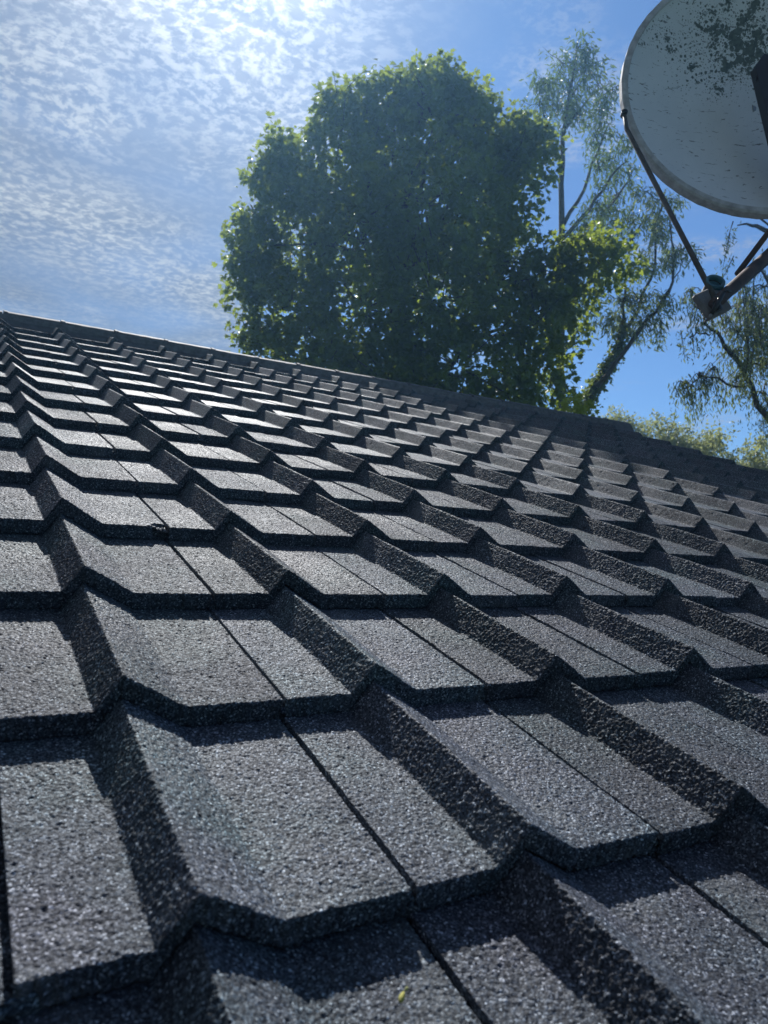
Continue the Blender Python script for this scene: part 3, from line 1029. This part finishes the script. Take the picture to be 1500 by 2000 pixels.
# ------------------------------------------------------------------ satellite dish
def dish():
    cc = at(1492.6, 167.0, 2.631)
    nrm = (AX[0] * -0.064 + AX[1] * -0.168 + AX[2] * -0.984).normalized()      # the way it faces
    ex = (AX[0] - nrm * AX[0].dot(nrm)).normalized()
    ey = nrm.cross(ex)
    if ey.dot(AX[1]) > 0:
        ey = -ey
    R = 0.4945
    root = empty('satellite_dish', on_roof_foot, 'large pale satellite dish with dark lichen patches at the upper right', 'satellite dish')

    def loc(a, rad, d):
        return cc + ex * (math.cos(a) * rad) + ey * (math.sin(a) * rad) + nrm * d

    # reflector: a dished sheet with a rolled rim, front and back skins
    prof = []
    depth = 0.105
    rings = 26
    for i in range(rings + 1):
        q = i / rings * (R - 0.022)
        prof.append((q, -depth * (1 - (q / (R - 0.022)) ** 2) - 0.012))
    nf = len(prof)
    prof += [(R - 0.018, -0.004), (R - 0.012, 0.0), (R - 0.004, 0.0), (R, -0.004), (R, -0.036), (R - 0.006, -0.040), (R - 0.020, -0.040)]
    back = [(q * (R - 0.02) / (R - 0.022), z - 0.006) for q, z in prof[1:nf]][::-1]
    back = [b_ for b_ in back if b_[0] < R - 0.03]
    prof += back
    seg = 120
    V, Fc = [], []
    V.append(cc + nrm * prof[0][1])
    for (q, z) in prof[1:]:
        for k_ in range(seg):
            wob = 0.0012 * math.sin(k_ * .55) + 0.0008 * math.sin(k_ * 1.7)
            V.append(loc(2 * math.pi * k_ / seg, q + wob * (q > R - .03), z))
    m = len(prof) - 1
    for k_ in range(seg):
        Fc.append((0, 1 + k_, 1 + (k_ + 1) % seg))
    for i in range(m - 1):
        for k_ in range(seg):
            k2 = (k_ + 1) % seg
            Fc.append((1 + i * seg + k_, 1 + (i + 1) * seg + k_, 1 + (i + 1) * seg + k2, 1 + i * seg + k2))
    Fc.append(tuple(1 + (m - 1) * seg + k_ for k_ in range(seg)))
    mt, N, out = material('weathered dish paint')
    geo = N.new('ShaderNodeNewGeometry').outputs['Position']
    rel = N.vmath('SUBTRACT', geo, tuple(cc)).outputs[0]
    sx = N.vmath('DOT_PRODUCT', rel, tuple(ex)).outputs['Value']
    sy = N.vmath('DOT_PRODUCT', rel, tuple(ey)).outputs['Value']
    cmb = N.new('ShaderNodeCombineXYZ')
    N.l.new(sx, cmb.inputs[0])
    N.l.new(sy, cmb.inputs[1])
    q2 = cmb.outputs[0]
    wv_ = N.noise(q2, 34.0, 3.0, 0.6, out='Color')
    wsub = N.vmath('SCALE', N.vmath('SUBTRACT', wv_, (.5, .5, .5)).outputs[0])
    wsub.inputs['Scale'].default_value = 0.022
    q3 = N.vmath('ADD', q2, wsub.outputs[0]).outputs[0]
    # lichen rosettes: spots of many sizes, crowded around the upper right
    cx0, cy0 = 0.0, 0.24
    dxx = N.math('MULTIPLY', N.math('SUBTRACT', sx, cx0), 1.0)
    dyy = N.math('MULTIPLY', N.math('SUBTRACT', sy, cy0), 1.75)
    rr = N.math('SQRT', N.math('ADD', N.math('MULTIPLY', dxx, dxx), N.math('MULTIPLY', dyy, dyy)))
    crowd = N.math('ADD', N.smooth(rr, 0.56, 0.0, 0.0, 0.62), N.math('MULTIPLY', N.math('SUBTRACT', N.noise(q2, 7.0, 3.0), 0.5), 0.85))
    crowd = N.math('MAXIMUM', crowd, N.math('ADD', N.smooth(rr, 0.95, 0.3, 0.0, 0.08), 0.0))
    flakes = N.math('ADD', N.noise(q3, 21.0, 6.0, 0.62, 0.4), N.math('MULTIPLY', crowd, 0.46))
    spots_ = N.smooth(flakes, 0.735, 0.775)
    for sc, k_ in ((52.0, 0.72), (110.0, 0.60)):
        vo = N.new('ShaderNodeTexVoronoi')
        vo.voronoi_dimensions = '2D'
        N.l.new(q3, vo.inputs['Vector'])
        vo.inputs['Scale'].default_value = sc
        sc_ = N.new('ShaderNodeSeparateColor')
        N.l.new(vo.outputs['Color'], sc_.inputs[0])
        size = N.math('MULTIPLY', N.math('SUBTRACT', N.math('ADD', crowd, N.math('MULTIPLY', sc_.outputs[0], 0.42)), 0.36), k_)
        s_ = N.smooth(N.math('SUBTRACT', size, vo.outputs['Distance']), -0.06, 0.07)
        spots_ = N.math('MAXIMUM', spots_, s_)
    # short scratches low on the face
    smap = N.new('ShaderNodeMapping')
    smap.inputs['Rotation'].default_value = (0, 0, math.radians(20))
    smap.inputs['Scale'].default_value = (22, 120, 1)
    N.l.new(q3, smap.inputs['Vector'])
    scr = N.smooth(N.noise(smap.outputs[0], 1.0, 1.0, 0.5, 0.8), 0.67, 0.73)
    scr = N.math('MULTIPLY', scr, 0.8)
    grime = N.noise(q2, 5.0, 4.0, 0.6)
    paint = N.ramp(grime, [(0.3, (0.70, 0.735, 0.76)), (0.7, (0.80, 0.825, 0.84))])
    lich = N.ramp(N.noise(q2, 60.0, 3.0, 0.6), [(0.35, (0.07, 0.10, 0.09)), (0.65, (0.15, 0.18, 0.16))])
    col = N.mix(scr, paint, (0.06, 0.06, 0.06))
    col = N.mix(spots_, col, lich)
    bp = N.new('ShaderNodeBump')
    bp.inputs['Strength'].default_value = 0.5
    bp.inputs['Distance'].default_value = 0.003
    N.l.new(spots_, bp.inputs['Height'])
    principled(N, out, Base_Color=col, Roughness=0.62, Normal=bp.outputs[0], Specular_IOR_Level=0.3)
    b = MB()
    b.add(V, Fc)
    refl = b.build('reflector', mt, root, True)

    # rim strip, dirtier than the face
    strip = MB()
    vs, fs_ = [], []
    for k_ in range(seg):
        a = 2 * math.pi * k_ / seg
        w_ = 0.0008 * math.sin(k_ * 2.3)
        for q, z in ((R - .020, -.004), (R - .018, .004), (R - .003, .0045), (R + .004 + w_, 0.0), (R + .004 + w_, -.034), (R + .0015 + w_, -.038)):
            vs.append(loc(a, q, z))
    for k_ in range(seg):
        k2 = (k_ + 1) % seg
        for j_ in range(5):
            fs_.append((k_ * 6 + j_, k_ * 6 + j_ + 1, k2 * 6 + j_ + 1, k2 * 6 + j_))
    strip.add(vs, fs_)
    strip.build('rim', mat_plain('dirty dish rim', (0.62, 0.62, 0.62), .8, 0, 26, .6, .5, 150, (.34, .33, .33)), refl)

    # feed and its supports
    feed = at(1400, 590, 2.12)
    rim_l = at(1219, 226, 2.60)
    lug = MB()
    lug.tube([rim_l + nrm * .012 + ey * .008, rim_l - nrm * .012 + ey * .008], .011, 10)
    lug.build('rim_bolt', M_BLACK, refl, True)
    rod = MB()
    elbow = at(1224, 252, 2.585)
    rod.tube([rim_l + nrm * .004, elbow, elbow.lerp(feed, .3), elbow.lerp(feed, .65), feed], [.007, .0082, .0082, .0082, .0082], 10)
    rod.build('stay_rod', M_ROD, root, True)
    rim_r = at(1752, 118, 2.72)
    rod = MB()
    rod.tube([rim_r, rim_r.lerp(feed, .5), at(1440, 535, 2.24)], .0088, 10)
    rod.build('stay_rod', M_RUST, root, True)
    arm = MB()
    arm_root = at(1638, 372, 2.62)
    arm.tube([feed.lerp(arm_root, -.02), feed.lerp(arm_root, .03), feed.lerp(arm_root, .5), arm_root], [.0165, .0175, .0175, .0175], 16)
    arm.build('feed_arm', M_RUST, root, True)
    # dark spine bolted across the reflector face, down to the arm
    sp = MB()
    p0, p1 = at(1488, 112, 2.60), at(1560, 410, 2.54)
    ax = (p1 - p0).normalized()
    side = (ex - ax * ex.dot(ax)).normalized()
    nn = ax.cross(side)
    if nn.dot(nrm) < 0:
        nn = -nn
    wd_ = .040
    q = [p0, p0 + side * wd_ + ax * .030, p1 + side * wd_, p1 - side * wd_, p0 + ax * .75 * .045 - side * wd_ + ax * .004]
    fr = [a_ + nn * .02 for a_ in q]
    bk = [a_ - nn * .02 for a_ in q]
    sp.add(fr + bk, [(0, 1, 2, 3, 4), (9, 8, 7, 6, 5)] + [(i, i + 5, (i + 1) % 5 + 5, (i + 1) % 5) for i in range(5)])
    sp.tube([p0 + ax * .08 - side * .042 + nn * .01, p0 + ax * .08 - side * .046 + nn * .01], .009, 8)
    sp.tube([p1, arm_root], .022, 10)
    sp.build('spine_bar', M_DARK, root)
    # feed horn with its ring mouth
    a_dir = (AX[0] * .02 + AX[1] * -.56 + AX[2] * -.83).normalized()
    mouth = at(1397, 550, 2.16)
    o1 = a_dir.orthogonal().normalized()
    o2 = a_dir.cross(o1)

    def lathe(prof_, seg_=28):
        vv, ff = [], []
        for (q_, h_) in prof_:
            for k__ in range(seg_):
                an = 2 * math.pi * k__ / seg_
                vv.append(mouth + (o1 * math.cos(an) + o2 * math.sin(an)) * q_ + a_dir * h_)
        for i_ in range(len(prof_) - 1):
            for k__ in range(seg_):
                k2_ = (k__ + 1) % seg_
                ff.append((i_ * seg_ + k__, i_ * seg_ + k2_, (i_ + 1) * seg_ + k2_, (i_ + 1) * seg_ + k__))
        ff.append(tuple((len(prof_) - 1) * seg_ + k__ for k__ in range(seg_)))
        return MB().add(vv, ff)

    horn = lathe([(.012, -.035), (.0195, -.030), (.0205, -.004), (.0225, -.004), (.0235, -.020), (.0240, -.060), (.0270, -.062), (.0270, -.078), (.0225, -.080), (.0225, -.092)]).build('feed_horn', M_BLACK, root, True)
    lathe([(.0200, -.010), (.0200, .002), (.0222, .004), (.0275, .004), (.0290, 0.0), (.0290, -.010), (.0275, -.013), (.0240, -.014)]).build('horn_ring', M_BLUE, horn, True)
    # ribbed receiver housing under the horn
    c1, c2, c3 = at(1352, 582, 2.15), at(1381, 629, 2.13), at(1423, 609, 2.16)
    bx = (c3 - c2).normalized()
    by = (c1 - c2)
    by = (by - bx * by.dot(bx)).normalized()
    bz = bx.cross(by)
    if bz.dot(AX[1]) < 0:
        bz = -bz
    W_, H_ = (c3 - c2).length, (c1 - c2).length
    cen = c2 + bx * W_ / 2 + by * H_ / 2
    bd = MB()
    bd.box(cen - bz * .012, bx, by, bz, W_, H_, .020, .004)
    hs = bd.build('receiver_housing', M_CASE, root)
    for k_ in range(4):
        rb = MB()
        rb.box(cen + by * (H_ * (-.43 + .12 * k_)) - bz * (-.004 + .003 * k_), bx, by, bz, W_ * (1.02 - .03 * k_), .005, .012, .0015)
        rb.build('cooling_rib', M_CASE, hs)
    cl = MB()
    cl.box(feed - AX[1] * .002, bx, by, bz, .024, .028, .030, .006)
    cl.tube([at(1398, 588, 2.11), at(1404, 606, 2.11)], .011, 10)
    cl.build('clamp', M_BLACK, root)
    cb = MB()
    cb.tube([at(1413, 571, 2.10), at(1400, 594, 2.10), at(1389, 614, 2.10)], [.0065, .0075, .006], 10)
    cable = cb.build('cable_plug', M_BLACK, root, True)
    tp = MB()
    tp.tube([at(1389, 614, 2.10), at(1386, 619, 2.10)], [.0045, .003], 10)
    tp.build('plug_tip', M_GALV, cable, True)
    cx_ = MB()
    cx_.tube([at(1413, 571, 2.10), at(1422, 566, 2.11), feed.lerp(arm_root, .12) + AX[1] * .022, feed.lerp(arm_root, .35) + AX[1] * .027,
              feed.lerp(arm_root, .6) + AX[1] * .022, feed.lerp(arm_root, .97) + AX[1] * .020], .0032, 8)
    cx_.build('cable', M_BLACK, root, True)
    # mast and bracket, out of the picture to the right
    mb = MB()
    topm = Vector((on_roof_foot.x, on_roof_foot.y, cc.z + .15))
    mb.tube([on_roof_foot + Vector((0, 0, .01)), topm], .030, 16)
    mb.box(on_roof_foot + NORMAL * .004, Vector((1, 0, 0)), UP_SLOPE, NORMAL, .14, .14, .008)
    mb.build('mast', M_GALV, root, True)
    br = MB()
    bc = cc - nrm * .135
    br.tube([bc, Vector((topm.x, topm.y, bc.z))], .026, 12)
    br.box(bc, ex, ey, nrm, .18, .18, .03, .006)
    br.build('bracket', M_GALV, root)


_c = at(1492.6, 169.8, 2.631)
on_roof_foot = None
_mx, _my = _c.x + 0.52, _c.y + 0.02
_v = _my / CP
on_roof_foot = Vector((_mx, _my, 0)) + Vector((0, 0, math.tan(PITCH) * _my + 0.004))
dish()


# ------------------------------------------------------------------ fallen catkin on the nearest tile
def catkin():
    def hit(px, py, w):
        d = direction(px, py)
        t_ = (w - (CAM_POS).dot(NORMAL)) / d.dot(NORMAL)
        return CAM_POS + d * t_
    a, b_ = hit(781, 1958, -.004), hit(789, 1936, -.0045)
    c, e = hit(793, 1934, -.004), hit(796, 1928, -.004)
    root = empty('fallen_catkin', a, 'tiny yellow green fallen catkin lying on the front tile at the bottom edge', 'catkin')
    m = MB()
    L = b_ - a
    m.tube([a, a + L * .15, a + L * .4, a + L * .7, a + L * .9, b_], [.0004, .0016, .0022, .0017, .0008, .0003], 8)
    body = m.build('bud', mat_plain('yellow catkin', (.42, .40, .07), .7, 0, 300, .45, .5, 900), root, True)
    m = MB()
    m.tube([b_, b_.lerp(c, .5) + NORMAL * .001, c], .0004, 6)
    m.tube([c, c.lerp(e, .3), c.lerp(e, .7), e], [.0005, .0013, .0012, .0003], 8)
    m.build('stalk', mat_plain('green stalk', (.30, .32, .10), .7), root, True)


catkin()


# ------------------------------------------------------------------ thin blue volume added to stand in for lens glare
hz_m, N, out = material('thin blue haze')
pv = N.new('ShaderNodeVolumePrincipled')
pv.inputs['Color'].default_value = (0.30, 0.62, 1.0, 1)
pv.inputs['Density'].default_value = 0.0028
pv.inputs['Anisotropy'].default_value = 0.6
N.l.new(pv.outputs[0], out.inputs['Volume'])
hb = MB()
hb.box((0, 0, (GROUND_Z - 1 + 12.5) / 2), Vector((1, 0, 0)), Vector((0, 1, 0)), Vector((0, 0, 1)), 3100, 3100, 12.5 - GROUND_Z + 1)
hz_o = hb.build('glare_veil', hz_m)
hz_o['kind'] = 'stuff'
hz_o['label'] = 'thin bluish volume added to stand in for lens glare over the trees'
